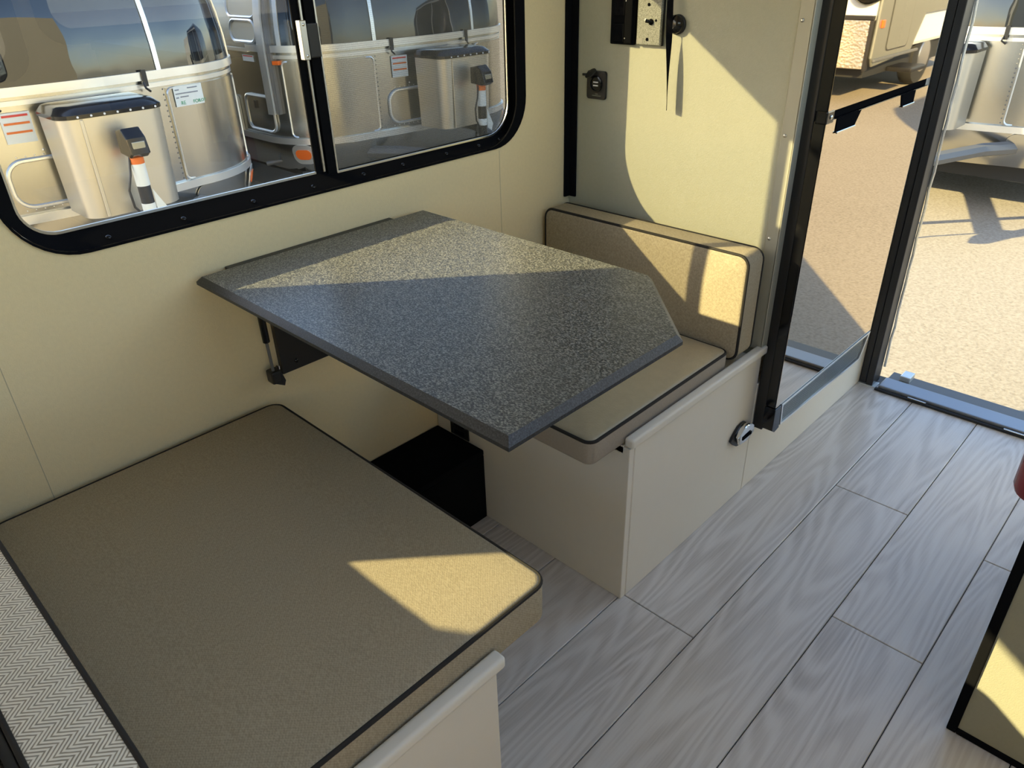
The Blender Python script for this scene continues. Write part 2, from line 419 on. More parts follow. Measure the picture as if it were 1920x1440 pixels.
# rear wall with the door opening, stepped outer shell
DY0, DY1 = -.590, -1.32
bm = bmesh.new()
add_box(bm, XR, 1.265, DY0, -.001, -.25, ZC); add_box(bm, 1.265, 1.30, -.50, -.001, -.25, ZC); add_box(bm, XR, 1.30, YR, DY1, -.25, ZC); add_box(bm, XR, 1.30, DY1, DY0, 1.80, ZC)
add_box(bm, 1.30, 1.40, -.30, .0, -.25, ZC + .1)
rw = struct('wall_rear', bm, M['cream'])
h = rrect(-1.55, -.35, .85, 1.60, .08, 6)
struct('wall_right', wall_with_holes('y', YR - .05, YR, XF - .05, 1.30, -.25, ZC, [rrect(-1.9, -.1, .85, 1.75, .08, 6), rrect(.02, 1.16, .95, 1.80, .08, 6)]), M['wall'])  # both openings are unseen, added as daylight fill from the right
struct('wall_front', wall_with_holes('x', XF - .05, XF, YR, -.001, -.25, ZC, [rrect(YR + .5, -.5, 1.1, 1.6, .1, 6)]), M['wall'])  # opening added behind the camera to let in fill daylight
bm = wall_with_holes('z', ZC, ZC + .06, XF - .05, 1.30, YR - .05, -.0005, [rrect(-.55, .42, -1.70, -.85, .05, 4), rrect(.50, 1.18, -1.88, -.62, .05, 4)])  # two unseen skylights added to brighten the interior from above
struct('ceiling', bm, M['ceil'])
for nm, o_, i_, ax, c0, c1 in (('fill_window_3', rrect(-1.93, -.07, .82, 1.78, .09, 6), rrect(-1.88, -.12, .87, 1.73, .07, 6), 'y', YR - .04, YR + .012),
                               ('fill_window_5', rrect(-.01, 1.19, .92, 1.83, .09, 6), rrect(.04, 1.14, .97, 1.78, .07, 6), 'y', YR - .04, YR + .012),
                               ('fill_window_4', rrect(YR + .47, -.47, 1.07, 1.63, .11, 6), rrect(YR + .52, -.52, 1.12, 1.58, .08, 6), 'x', XF - .04, XF + .012)):
    e = struct(nm, ring(o_, i_, ax, c0, c1), M['black'])  # frames of the unseen windows added to light the interior
    finish('glass_pane', prism(i_, ax, (c0 + c1) / 2, (c0 + c1) / 2 + .003), M['glass'], e)

# floor: a slab, then every plank as its own piece
fl = struct('floor', box(XF, 1.30, YR, -.001, -.06, -.006), M['blackplastic'])
PW = .172
joints = {0: [.0155, -1.2, 1.235], 1: [.664, -.55], 2: [.249, -.97], 3: [.62, -.6], -1: [-.35, .85], -2: [.1, -1.1], -3: [-.5, .7], 4: [.1, -1.1], 5: [-.3, .9], 6: [.3, -.9], 7: [-.1], 8: [.4]}
for k in range(-3, 9):
    y1 = -.5435 - PW * k; y0 = y1 - PW
    y1 = min(y1, -.002); y0 = max(y0, YR)
    if y1 - y0 < .02: continue
    xs = sorted([XF] + [x for x in joints.get(k, [0]) if XF < x < XR] + [XR - .001])
    for a, b_ in zip(xs, xs[1:]):
        g = .0009
        bm = box(a + g, b_ - g, y0 + g, y1 - g, -.006, 0, .0012, 1)
        c = Vector(((a + b_) / 2, (y0 + y1) / 2, 0)); bmesh.ops.translate(bm, vec=-c, verts=bm.verts[:])
        o = finish('plank', bm, M['plank'], fl); o.location = c

# black moulding in the corner and metal trim on the partition edge
bm = bmesh.new()
add_box(bm, XP - .022, XP - .001, -.006, -.0005, .64, ZC, .002); add_box(bm, XP - .006, XP - .0005, -.024, -.003, .64, ZC, .002)
struct('trim_1', bm, M['black'])
bm = bmesh.new()
add_box(bm, XP - .004, XP + .001, -.556, -.528, .395, ZC, .001, 1); add_box(bm, XP - .004, XP + .022, -.557, -.553, .395, ZC, .001, 1)
tr2 = struct('trim_2', bm, M['trimalu'])
for z in (.645, .848, 1.046, 1.25, 1.45):
    screw('screw', tr2, (XP - .004, -.536, z), (-1, 0, 0), .0035, M['silver'])

# ------------------------------------------------------------------ window 1: frame, fixed pane, sliding pane with screen
win = struct('window_1', ring(rrect(-.7165, .3225, .7955, 1.2865, .098, 10), rrect(-.7125, .2935, .7995, 1.2825, .092, 10), 'y', -.004, -.0002), M['black'], smooth=True)
bm = bmesh.new(); LS = []
for pts, y in ((rrect(-.7125, .3185, .7995, 1.2825, .094, 10), .0), (rrect(-.686, .3125, .8205, 1.257, .048, 10), .036), (rrect(-.7100, .3165, .8020, 1.280, .090, 10), .036)):
    LS.append([bm.verts.new((p[0], y, p[1])) for p in pts])
for k in range(3):
    A_, B_ = LS[k], LS[(k + 1) % 3]
    for i in range(len(A_)): bm.faces.new((A_[i], A_[(i + 1) % len(A_)], B_[(i + 1) % len(A_)], B_[i]))
finish('frame_reveal', bm, M['black'], win, smooth=True)
finish('gasket', ring(rrect2(-.686, -.192, .8205, 1.257, .048, .004), rrect2(-.683, -.1945, .8245, 1.253, .045, .002), 'y', .0362, .0400), M['silver'], win, smooth=True)
finish('glass_pane', prism(rrect2(-.690, -.176, .817, 1.260, .05, .002), 'y', .0404, .0425), M['glass'], win)
finish('glass_pane', prism(rrect2(-.182, .313, .817, 1.260, .002, .06), 'y', .0428, .0446), M['glass'], win)
finish('sash', ring(rrect2(-.178, .3155, .806, 1.268, .003, .080), rrect2(-.160, .3005, .8155, 1.257, .003, .066), 'y', .030, .0385), M['black'], win, smooth=True)
finish('sash_bead', ring(rrect2(-.1605, .3010, .8150, 1.2575, .003, .0665), rrect2(-.1575, .2975, .8190, 1.2535, .002, .063), 'y', .0275, .0305), M['silver'], win, smooth=True)
finish('screen', prism(rrect2(-.159, .299, .817, 1.255, .002, .063), 'y', .0345, .0349), M['screen'], win)
bm = bmesh.new(); add_box(bm, -.2000, -.1775, .0360, .0402, .818, 1.260, .0005, 1); finish('mullion', bm, M['black'], win)
bm = bmesh.new(); add_box(bm, -.1870, -.1825, .0300, .0359, .822, 1.256, .001, 1); finish('mullion_strip', bm, M['silver'], win)
bm = bmesh.new(); add_box(bm, -.1870, -.1660, .0150, .0300, 1.016, 1.069, .002); lt = finish('latch', bm, M['blackplastic'], win)
finish('latch_plate', box(-.199, -.1868, .0170, .0300, 1.0135, 1.0745, .001, 1), M['silver'], lt)
for z in (1.020, 1.068): screw('rivet', lt, (-.193, .0170, z), (0, -1, 0), .0025, M['chrome'])
for x in (-.585, -.468, -.345, -.226, -.115, -.02, .095, .187, .25):
    screw('screw', win, (x, .010, .8068 if x < .22 else .8095), (0, -.53, .85), .004, M['blackgloss'])
for z in (.905, .968, 1.06, 1.16): screw('screw', win, (.3105, .010, z), (-.6, -.8, 0), .004, M['blackgloss'])
w2 = struct('window_2', ring(inset_poly(h2, -.03), inset_poly(h2, .001), 'y', -.01, -.0002), M['black'])
finish('glass_pane', prism(inset_poly(h2, .0005), 'y', .030, .033), M['glass'], w2)

# unseen awning arm, added outside the window wall to cut the table's sun patch
aw = thing('awning_arm', 'unseen white awning arm added outside the window wall to shade the table', 'awning arm', (-.80, .105, .3))
finish('rail', box(-.800, -.734, .0452, .115, -.1, 1.95, .002), M['white'], aw)
finish('foot', box(-.805, -.73, .0452, .125, -.16, -.1005, .004), M['blackplastic'], aw)

# ------------------------------------------------------------------ doorway
dr = struct('door_1', box(XR - .03, XR - .001, -.573, -.5535, .004, 1.79, .003), M['bronze'])
finish('jamb_post', box(XR - .034, 1.262, -.594, -.5745, .0, 1.79, .003), M['bronze'], dr)
finish('weatherstrip', tube([(1.266 + .0015 * math.sin(z * 40), -.5975 + .0012 * math.sin(z * 55 + 1), z) for z in [i * .045 for i in range(1, 40)]], .0035, 6), M['aluwhite'], dr)
finish('head', box(XR - .03, 1.30, -1.32, -.603, 1.77, 1.80), M['bronze'], dr)
finish('jamb_post', box(XR - .03, 1.30, -1.345, -1.321, .0, 1.80, .003), M['bronze'], dr)
th = finish('threshold', box(1.198, 1.262, -1.32, -.612, .0005, .016, .003), M['sill'], dr)
finish('threshold', box(1.262, 1.330, -1.32, -.612, -.02, .006, .003), M['steel'], dr)
finish('gasket', box(1.186, 1.1975, -1.32, -.606, .0005, .008, .002), M['blackplastic'], dr)
finish('catch', box(1.285, 1.330, -.672, -.642, .004, .022, .003), M['aluwhite'], dr)
finish('shoe', box(XR - .036, XR, -.604, -.5535, .0004, .0038), M['aluwhite'], dr)
for y in (-.70, -.95): finish('hinge_pin', tube([(1.190, y, .010), (1.190, y - .05, .010)], .0028, 8), M['chrome'], dr, smooth=True)

# ------------------------------------------------------------------ seat cushions
def cushion(name, root, m_top, m_side, m_pipe, W, H, T, mtx, rc=.03, re=.012, crown=.006, pipes=(1,), pr=.0032, seg=5):
    # rounded slab in local u (width), v (height), w (thickness, crowned face up)
    b = bmesh.new(); prof = []
    for i in range(seg + 1):
        a = PI / 2 * i / seg; prof.append((re - re * math.sin(a), re - re * math.cos(a)))          # bottom edge: inset, w
    for i in range(seg + 1):
        a = PI / 2 * i / seg; prof.append((re - re * math.cos(a), T - re + re * math.sin(a)))
    for k in range(1, 7):
        f = k / 6; prof.append((re + f * min(W, H) * .42, T + crown * math.sin(f * PI / 2)))
    L = []
    for ins, wz in prof:
        L.append([b.verts.new(mtx @ Vector((x, y, wz))) for x, y in rrect(ins, W - ins, ins, H - ins, max(rc - ins * .6, .004), 5)])
    n = len(L[0])
    for j, (A, B) in enumerate(zip(L, L[1:])):
        for i in range(n):
            f = b.faces.new((A[i], A[(i + 1) % n], B[(i + 1) % n], B[i])); f.material_index = 1 if j < seg * 1.6 else 0
    b.faces.new(L[0]).material_index = 1; b.faces.new(L[-1])
    o = finish('body', b, m_top, root, smooth=True, mats=[m_top, m_side])
    for k in pipes:
        wz = T - re * .45 if k == 1 else re * .45
        ins = re * .18
        pts = [mtx @ Vector((x, y, wz)) for x, y in rrect(ins, W - ins, ins, H - ins, rc, 6)]
        finish('piping', tube(pts, pr, 8, True), m_pipe, root, smooth=True)
    return o

c = thing('seat_cushion', 'taupe vinyl seat cushion on the far bench by the fridge, under the table', 'cushion', (.13, -.27, .385))
cushion('', c, M['vinyl'], M['vinylside'], M['piping'], .462, .527, .056, Matrix.Translation((-.100, -.539, .379)), rc=.018, crown=.010)
c = thing('seat_cushion', 'large taupe woven seat cushion on the near bench with a sunlit corner', 'cushion', (-.65, -.35, .37))
cushion('', c, M['fabric'], M['fabric'], M['piping'], .488, .684, .07, Matrix.Translation((-.878, -.700, .372)), rc=.022, re=.009, crown=.006)
c = thing('backrest_cushion', 'taupe backrest cushion with dark piping against the partition, half in sun', 'cushion', (.40, -.28, .40))
mt = Matrix(((0, 0, -1, .437), (1, 0, 0, -.549), (0, 1, 0, .404), (0, 0, 0, 1)))    # u -> y, v -> z, w -> -x
cushion('', c, M['fabric'], M['fabric'], M['piping'], .535, .232, .066, mt, rc=.022, re=.008, crown=.005, pipes=(1, 0))
c = thing('backrest_cushion', 'cream herringbone backrest cushion at the left end of the near bench', 'cushion', (-.92, -.4, .44))
mt = Matrix(((0, 0, 1, -.955), (1, 0, 0, -.76), (0, 1, 0, .452), (0, 0, 0, 1)))
cushion('', c, M['herring'], M['herring'], M['piping'], .735, .198, .066, mt, rc=.03, re=.006, crown=.004, pipes=(1, 0), pr=.0026)

# ------------------------------------------------------------------ far bench
b1 = thing('dinette_bench', 'cream laminate dinette bench with chrome push latch, beside the fridge', 'bench', (.24, -.28, 0))
finish('side_panel', box(0, .015, -.551, -.002, .0005, .375, .001, 1), M['cream'], b1)
finish('front_panel', box(.0155, .4905, -.552, -.538, .0005, .3825, .0015, 1), M['cream'], b1)
finish('seat_board', box(.0, .474, -.537, -.002, .360, .377, .001, 1), M['cream'], b1)
finish('ledge_rail', box(-.008, .492, -.563, -.543, .383, .4025, .005, 3), M['cream'], b1, smooth=True)
sk = finish('socket_plate', box(-.004, -.0002, -.113, -.052, .1945, .243, .001, 1), M['blackplastic'], b1)
for z in (.207, .229): finish('socket', box(-.0055, -.0041, -.10, -.066, z - .006, z + .006, .0005, 1), M['black'], sk)
# push latch: half-round chrome pull on a black base
lt = finish('latch', prism([(.386 + .092 * i / 14, .197 + (.030 if s > 0 else -.030) * math.sin(PI * i / 14) * (1)) for s in (1,) for i in range(15)] + [(.386 + .092 * i / 14, .197 - .030 * math.sin(PI * i / 14)) for i in range(13, 0, -1)], 'y', -.5585, -.5522, .002), M['blackplastic'], b1)
finish('latch_pull', prism([(.400 + .074 * i / 12, .201 + .024 * math.sin(PI * (i + .6) / 13.2)) for i in range(13)] + [(.474, .189), (.445, .177), (.412, .181)], 'y', -.570, -.5586, .004), M['chrome'], lt, smooth=True)
finish('latch_slot', box(.418, .458, -.5715, -.5702, .191, .200, .0005, 1), M['black'], lt)

# black box against the wall under the table
wb_ = thing('wheel_well_box', 'low black carpeted box on the floor under the table', 'wheel well', (-.25, -.08, 0))
finish('top_panel', box(-.50, -.001, -.160, -.002, .178, .193, .004), M['carpet'], wb_)
finish('front_panel', box(-.50, -.001, -.159, -.147, .0005, .1775, .001, 1), M['carpet'], wb_)

# ------------------------------------------------------------------ near bench
b2 = thing('dinette_bench', 'cream laminate dinette bench under the large cushion with a sunlit corner', 'bench', (-.72, -.35, 0))
finish('side_panel', box(-.520, -.505, -.699, -.002, .0005, .358, .001, 1), M['cream'], b2)
finish('front_panel', box(-1.0, -.505, -.7135, -.7015, .0005, .3825, .0015, 1), M['cream'], b2)
finish('seat_board', box(-.965, -.505, -.688, -.002, .3585, .3715, .001, 1), M['cream'], b2)
finish('ledge_rail', box(-1.0, -.497, -.7235, -.7025, .383, .402, .006, 3), M['cream'], b2, smooth=True)
finish('back_panel', box(-.985, -.966, -.82, -.002, .0005, .60, .004), M['blackgloss'], b2)

# ------------------------------------------------------------------ wall table
t = thing('wall_table', 'dark speckled fold-down table with one clipped corner on the window wall', 'table', (-.25, -.02, .72))
outline = [(-.484, -.018), (-.484, -.727), (-.154, -.727), (-.001, -.572), (-.001, -.018)]
b = bmesh.new()
lv = [(inset_poly(outline, .002), .7045), (outline, .7065), (outline, .7115), (inset_poly(outline, .008), .720)]
LL = [[b.verts.new((x, y, z)) for x, y in pts] for pts, z in lv]
for j, (A, B) in enumerate(zip(LL, LL[1:])):
    for i in range(5): b.faces.new((A[i], A[(i + 1) % 5], B[(i + 1) % 5], B[i])).material_index = 1
b.faces.new(LL[0]).material_index = 1; b.faces.new(LL[-1])
tt = finish('tabletop', b, M['table'], t, mats=[M['table'], M['tableedge']])
finish('hinge_rail', box(-.425, -.075, -.0175, -.001, .690, .7165, .002), M['tablerail'], t)
lf = finish('support_plate', box(-.366, -.06, -.014, -.001, .487, .689, .002), M['blackplastic'], t)
for x in (-.335, -.25, -.15): screw('screw', lf, (x, -.014, .505), (0, -1, 0), .004, M['blackgloss'])
def strut(x):
    g = finish('gas_strut', tube([(x - .008, -.052, .694), (x, -.036, .575)], .0065, 10), M['blackgloss'], t, smooth=True)
    finish('rod', tube([(x, -.036, .576), (x + .005, -.028, .505)], .003, 8), M['steel'], g, smooth=True)
    k = finish('strut_bracket', box(x - .004, x + .016, -.038, -.0145, .487, .512, .004), M['blackplastic'], t)
    finish('bracket_ear', prism([(x + .012, .505), (x + .020, .512), (x + .030, .478), (x + .026, .468), (x + .006, .480)], 'y', -.020, -.0145), M['blackplastic'], k)
    finish('clip', tube([(x + .017, -.0285, .510), (x + .017, -.0285, .517)], .002, 6), M['chrome'], k)
strut(-.396); strut(-.085)

# ------------------------------------------------------------------ fittings on the partition
FX = XP - .0005
o = thing('wall_outlet', 'black double wall outlet in a recessed box beside the speckled plate', 'outlet', (XP, -.147, 1.04))
finish('surround', box(FX - .010, FX, -.1795, -.1175, .989, 1.115, .003), M['black'], o)
finish('box_shade', box(FX - .016, FX - .0101, -.176, -.158, .992, 1.112, .002), M['black'], o)
for z in (1.012, 1.062):
    s_ = finish('receptacle', box(FX - .0125, FX - .0101, -.155, -.127, z - .018, z + .018, .0008, 1), M['black'], o)
    finish('slot', box(FX - .0131, FX - .0126, -.1455, -.1435, z, z + .010), M['black'], s_); finish('slot', box(FX - .0131, FX - .0126, -.1365, -.1345, z, z + .010), M['black'], s_)
    finish('slot', lathe([(.003, 0), (.003, .0006)], (FX - .0126, -.141, z - .008), (-1, 0, 0), 10), M['black'], s_)
for z in (1.002, 1.072): screw('screw', o, (FX - .0161, -.1605, z), (-1, 0, 0), .0016, M['chrome'])
o = thing('control_plate', 'grey speckled control plate with a small toggle, beside the black outlet', 'switch plate', (XP, -.217, 1.04))
finish('face_plate', box(FX - .012, FX - .004, -.2455, -.187, .991, 1.115, .0015, 1), M['plate'], o)
finish('back_box', box(FX - .004, FX, -.2465, -.186, .990, 1.116), M['bronze'], o)
for z in (1.002, 1.066): screw('screw', o, (FX - .012, -.2145, z), (-1, 0, 0), .0032, M['black'])
finish('toggle', tube([(FX - .012, -.222, 1.0345), (FX - .022, -.216, 1.037)], .0035, 10), M['blackgloss'], o, smooth=True)
finish('toggle_nut', lathe([(.006, 0), (.006, .002), (.004, .003)], (FX - .012, -.222, 1.0345), (-1, 0, 0), 8), M['black'], o)
finish('indicator', lathe([(.003, 0), (.002, .0015)], (FX - .012, -.208, 1.038), (-1, 0, 0), 10), M['white'], o)
finish('indicator', lathe([(.0025, 0), (.002, .0012)], (FX - .012, -.2335, 1.0375), (-1, 0, 0), 10), M['black'], o)
finish('printed_label', box(FX - .0125, FX - .0121, -.2035, -.1885, .994, 1.003), M['greypanel'], o)
o = thing('usb_socket', 'small black charging socket plate with open flap beside the corner trim', 'socket', (XP, -.08, .90))
finish('face_plate', prism(rrect(-.1065, -.0535, .8725, .932, .006, 4), 'x', FX - .006, FX, .0015, 2, 0), M['bronze'], o)
k = finish('collar', lathe([(.0175, 0), (.0175, .003), (.014, .004), (.0135, .001)], (FX - .0062, -.081, .905), (-1, 0, 0), 24), M['blackgloss'], o, smooth=True)
finish('port', box(FX - .0085, FX - .0072, -.087, -.074, .9075, .910), M['white'], k); finish('port', box(FX - .0085, FX - .0072, -.087, -.074, .9005, .903), M['white'], k)
finish('flap', lathe([(.014, 0), (.014, .002)], (FX - .010, -.068, .926), (-.6, .25, .8), 18), M['blackplastic'], o)
finish('flap_tab', box(FX - .014, FX - .009, -.056, -.046, .921, .926, .001, 1), M['blackplastic'], o)
finish('printed_mark', box(FX - .0066, FX - .0061, -.094, -.070, .8795, .8812), M['greypanel'], o); finish('printed_mark', box(FX - .0066, FX - .0061, -.086, -.079, .8830, .8850), M['greypanel'], o)

o = thing('wall_peg', 'round black wall peg at the hanging strap on the partition', 'peg', (XP, -.285, 1.033))
finish('base', lathe([(.0185, 0), (.0185, .0045), (.0165, .006)], (FX, -.2785, 1.031), (-1, 0, 0), 28), M['blackplastic'], o, smooth=True)
finish('dome', lathe([(.0165, .006), (.0175, .009), (.0165, .0125), (.011, .0160), (.004, .0172)], (FX, -.2785, 1.032), (-1, 0, 0), 28), M['blackgloss'], o, smooth=True)
b = bmesh.new(); rows = []
N = 40
for i in range(N + 1):
    f = i / N; z = 1.30 - f * (1.30 - .873)
    x = XP - .0205; y = -.2788 + (z - .873) * .048
    tw = min(1, max(0, f - .45) / .5)
    d = Vector((.83 * tw, -(1 - tw) + .55 * tw, 0)).normalized(); nn = Vector((-d.y, d.x, 0)) * .0006
    p = Vector((x, y, z)); hw_ = .0065
    zz = Vector((0, 0, .004 if i == N else 0))
    rows.append([b.verts.new(p + d * hw_ + nn - zz), b.verts.new(p - d * hw_ + nn), b.verts.new(p - d * hw_ - nn), b.verts.new(p + d * hw_ - nn - zz)])
for A, B in zip(rows, rows[1:]):
    for k in range(4): b.faces.new((A[k], A[(k + 1) % 4], B[(k + 1) % 4], B[k]))
b.faces.new(rows[0]); b.faces.new(rows[-1])
o = finish('hanging_strap', b, M['black'], smooth=False); tag(o, 'black webbing strap hanging loose down the sunlit partition', 'strap')

# ------------------------------------------------------------------ fridge and its cabinet
fc = thing('fridge_cabinet', 'cream cabinet plinth and side post around the mirror fridge', 'cabinet', (.86, -.3, 0))
finish('plinth_panel', box(.4925, XR - .002, -.552, -.538, .0005, .30, .0015, 1), M['cream'], fc)
finish('side_post', box(1.045, XR - .002, -.552, -.538, .3005, ZC - .005), M['cream'], fc)
finish('side_panel', box(XP + .021, XP + .033, -.5365, -.002, .0005, ZC - .005), M['cream'], fc)
fr = thing('fridge', 'tall mirror-fronted fridge with black sides beside the doorway', 'fridge', (.77, -.57, .2))
FX0, FX1, FY = .497, 1.040, -.600
finish('body', box(FX0 + .008, FX1 - .006, -.575, -.554, .20, 1.72, .002), M['black'], fr)
finish('side_trim', box(FX0 - .001, FX0 + .0075, -.577, -.5535, .185, 1.72, .002), M['blackplastic'], fr)
def door(name, z0, z1):
    d = finish(name, box(FX0, FX1, FY + .0006, -.5755, z0, z1, .002), M['blackgloss'], fr)
    finish('mirror_panel', box(FX0 + .001, FX1 - .001, FY - .0006, FY, z0 + .001, z1 - .001), M['mirror'], d)
    return d
d1 = door('upper_door', .892, 1.70)
d2 = door('lower_door', .252, .8765)
# handle channel between the doors with its two recessed grips
finish('handle_channel', box(FX0 + .002, FX1 - .002, FY + .006, -.5755, .8768, .8918), M['black'], fr)
for pts in ([(.545, .8763), (.545, .849), (.632, .849), (.655, .8763)], [(.872, .8763), (.885, .849), (.955, .849), (.955, .8763)]):
    k = finish('handle_recess', prism(pts, 'y', FY - .0022, FY - .0007), M['black'], d2)
    finish('handle_lip', box(pts[1][0], pts[2][0], FY - .005, FY - .0023, .8475, .8515, .0008, 1), M['chrome'], d2)
hg = finish('hinge', box(FX0 - .003, FX0 + .03, FY - .002, FY + .02, .871, .895, .003), M['blackgloss'], fr)
screw('hinge_pin', hg, (FX0 + .014, FY - .002, .883), (0, -1, 0), .004, M['chrome'])
# foot corner and the kick grille
finish('corner_foot', prism([(FX0 - .001, .250), (FX0 - .001, .192), (FX0 + .014, .182), (FX0 + .034, .186), (FX0 + .028, .250)], 'y', FY - .002, -.5755, .001, 1), M['blackgloss'], fr)
kg = finish('kick_grille', ring([(.526, .251), (.534, .192), (.990, .180), (1.006, .196), (1.036, .2505)], [(.533, .2455), (.539, .197), (.988, .185), (1.000, .199), (1.024, .2455)], 'y', FY - .003, -.5755), M['aluwhite'], fr)
finish('grille_back', prism([(.532, .247), (.538, .196), (.989, .184), (1.002, .198), (1.026, .247)], 'y', -.5800, -.5758), M['black'], kg)
bm = bmesh.new(); n = 0
for i in range(1, 11):
    z = .188 + i * .0055; add_box(bm, .535 if z > .2 else .536, 1.0 if z > .2 else .985, FY - .0005, FY + .002, z, z + .0013)
for i in range(60):
    x = .541 + i * .0076; add_box(bm, x, x + .0010, FY + .0003, FY + .002, .190 if x < .985 else .2, .246)
g = finish('grille_bars', bm, M['silver'], kg); tag(g, kind='stuff')

# ------------------------------------------------------------------ galley cabinet at the lower right, extinguisher
ga = thing('galley_cabinet', 'cream galley end panel with black edge trim in the lower right, sunlit band', 'cabinet', (.15, -1.5, 0))
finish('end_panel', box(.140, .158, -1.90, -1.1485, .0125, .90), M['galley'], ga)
finish('edge_trim', box(.136, .160, -1.1483, -1.1335, .0005, .90, .002), M['black'], ga)
finish('bottom_trim', box(.136, .160, -1.90, -1.1485, .0005, .0122, .002), M['black'], ga)
finish('worktop', box(.130, 1.10, -1.90, -1.150, .9005, .93, .003), M['tableedge'], ga)
finish('front_panel', box(.60, 1.05, -1.175, -1.160, .0005, .90), M['cream'], ga)
ex = thing('fire_extinguisher', 'red fire extinguisher mounted behind the galley end panel', 'fire extinguisher', (.25, -1.142, .43))
EX, EY, EZ = .250, -1.131, .428
finish('bottle', lathe([(.030, 0), (.040, .004), (.0435, .014), (.0435, .22), (.036, .245), (.018, .262), (.014, .275)], (EX, EY, EZ), (0, 0, 1), 28), M['red'], ex, smooth=True)
finish('band', lathe([(.0442, .105), (.0447, .107), (.0447, .123), (.0442, .125)], (EX, EY, EZ), (0, 0, 1), 28), M['silver'], ex, smooth=True)
finish('valve', lathe([(.013, .276), (.016, .280), (.016, .300), (.010, .305)], (EX, EY, EZ), (0, 0, 1), 16), M['blackplastic'], ex, smooth=True)
finish('bracket', box(.1605, EX - .043, EY - .02, EY + .005, .55, .66, .003), M['blackplastic'], ex)

# unseen fill lamps added to the ceiling over the aisle
for i, (x, y, lb) in enumerate(((-1.3, -1.0, 'round fill lamp added on the ceiling nearest the front wall'), (.55, -.95, 'round fill lamp added on the ceiling nearest the rear door'))):
    cl = thing('fill_lamp', lb, 'lamp', (x, y, ZC), 'round fill lamps added on the ceiling')
    finish('ring', lathe([(.075, 0), (.075, .012), (.062, .016), (.062, .010)], (x, y, ZC - .0005), (0, 0, -1), 28), M['silver'], cl, smooth=True)
    finish('diffuser', lathe([(.060, .008), (.058, .016), (.02, .018)], (x, y, ZC - .0005), (0, 0, -1), 28), M['filldiff'], cl, smooth=True)

# a dead leaf on the ground outside
lf_ = finish('fallen_leaf', prism([(2.435, -.905), (2.455, -.93), (2.468, -.965), (2.450, -.985), (2.432, -.955)], 'z', GZ + .0005, GZ + .006), M['orangeleaf'])
tag(lf_, 'small dead orange leaf lying on the sunlit ground outside', 'leaf')

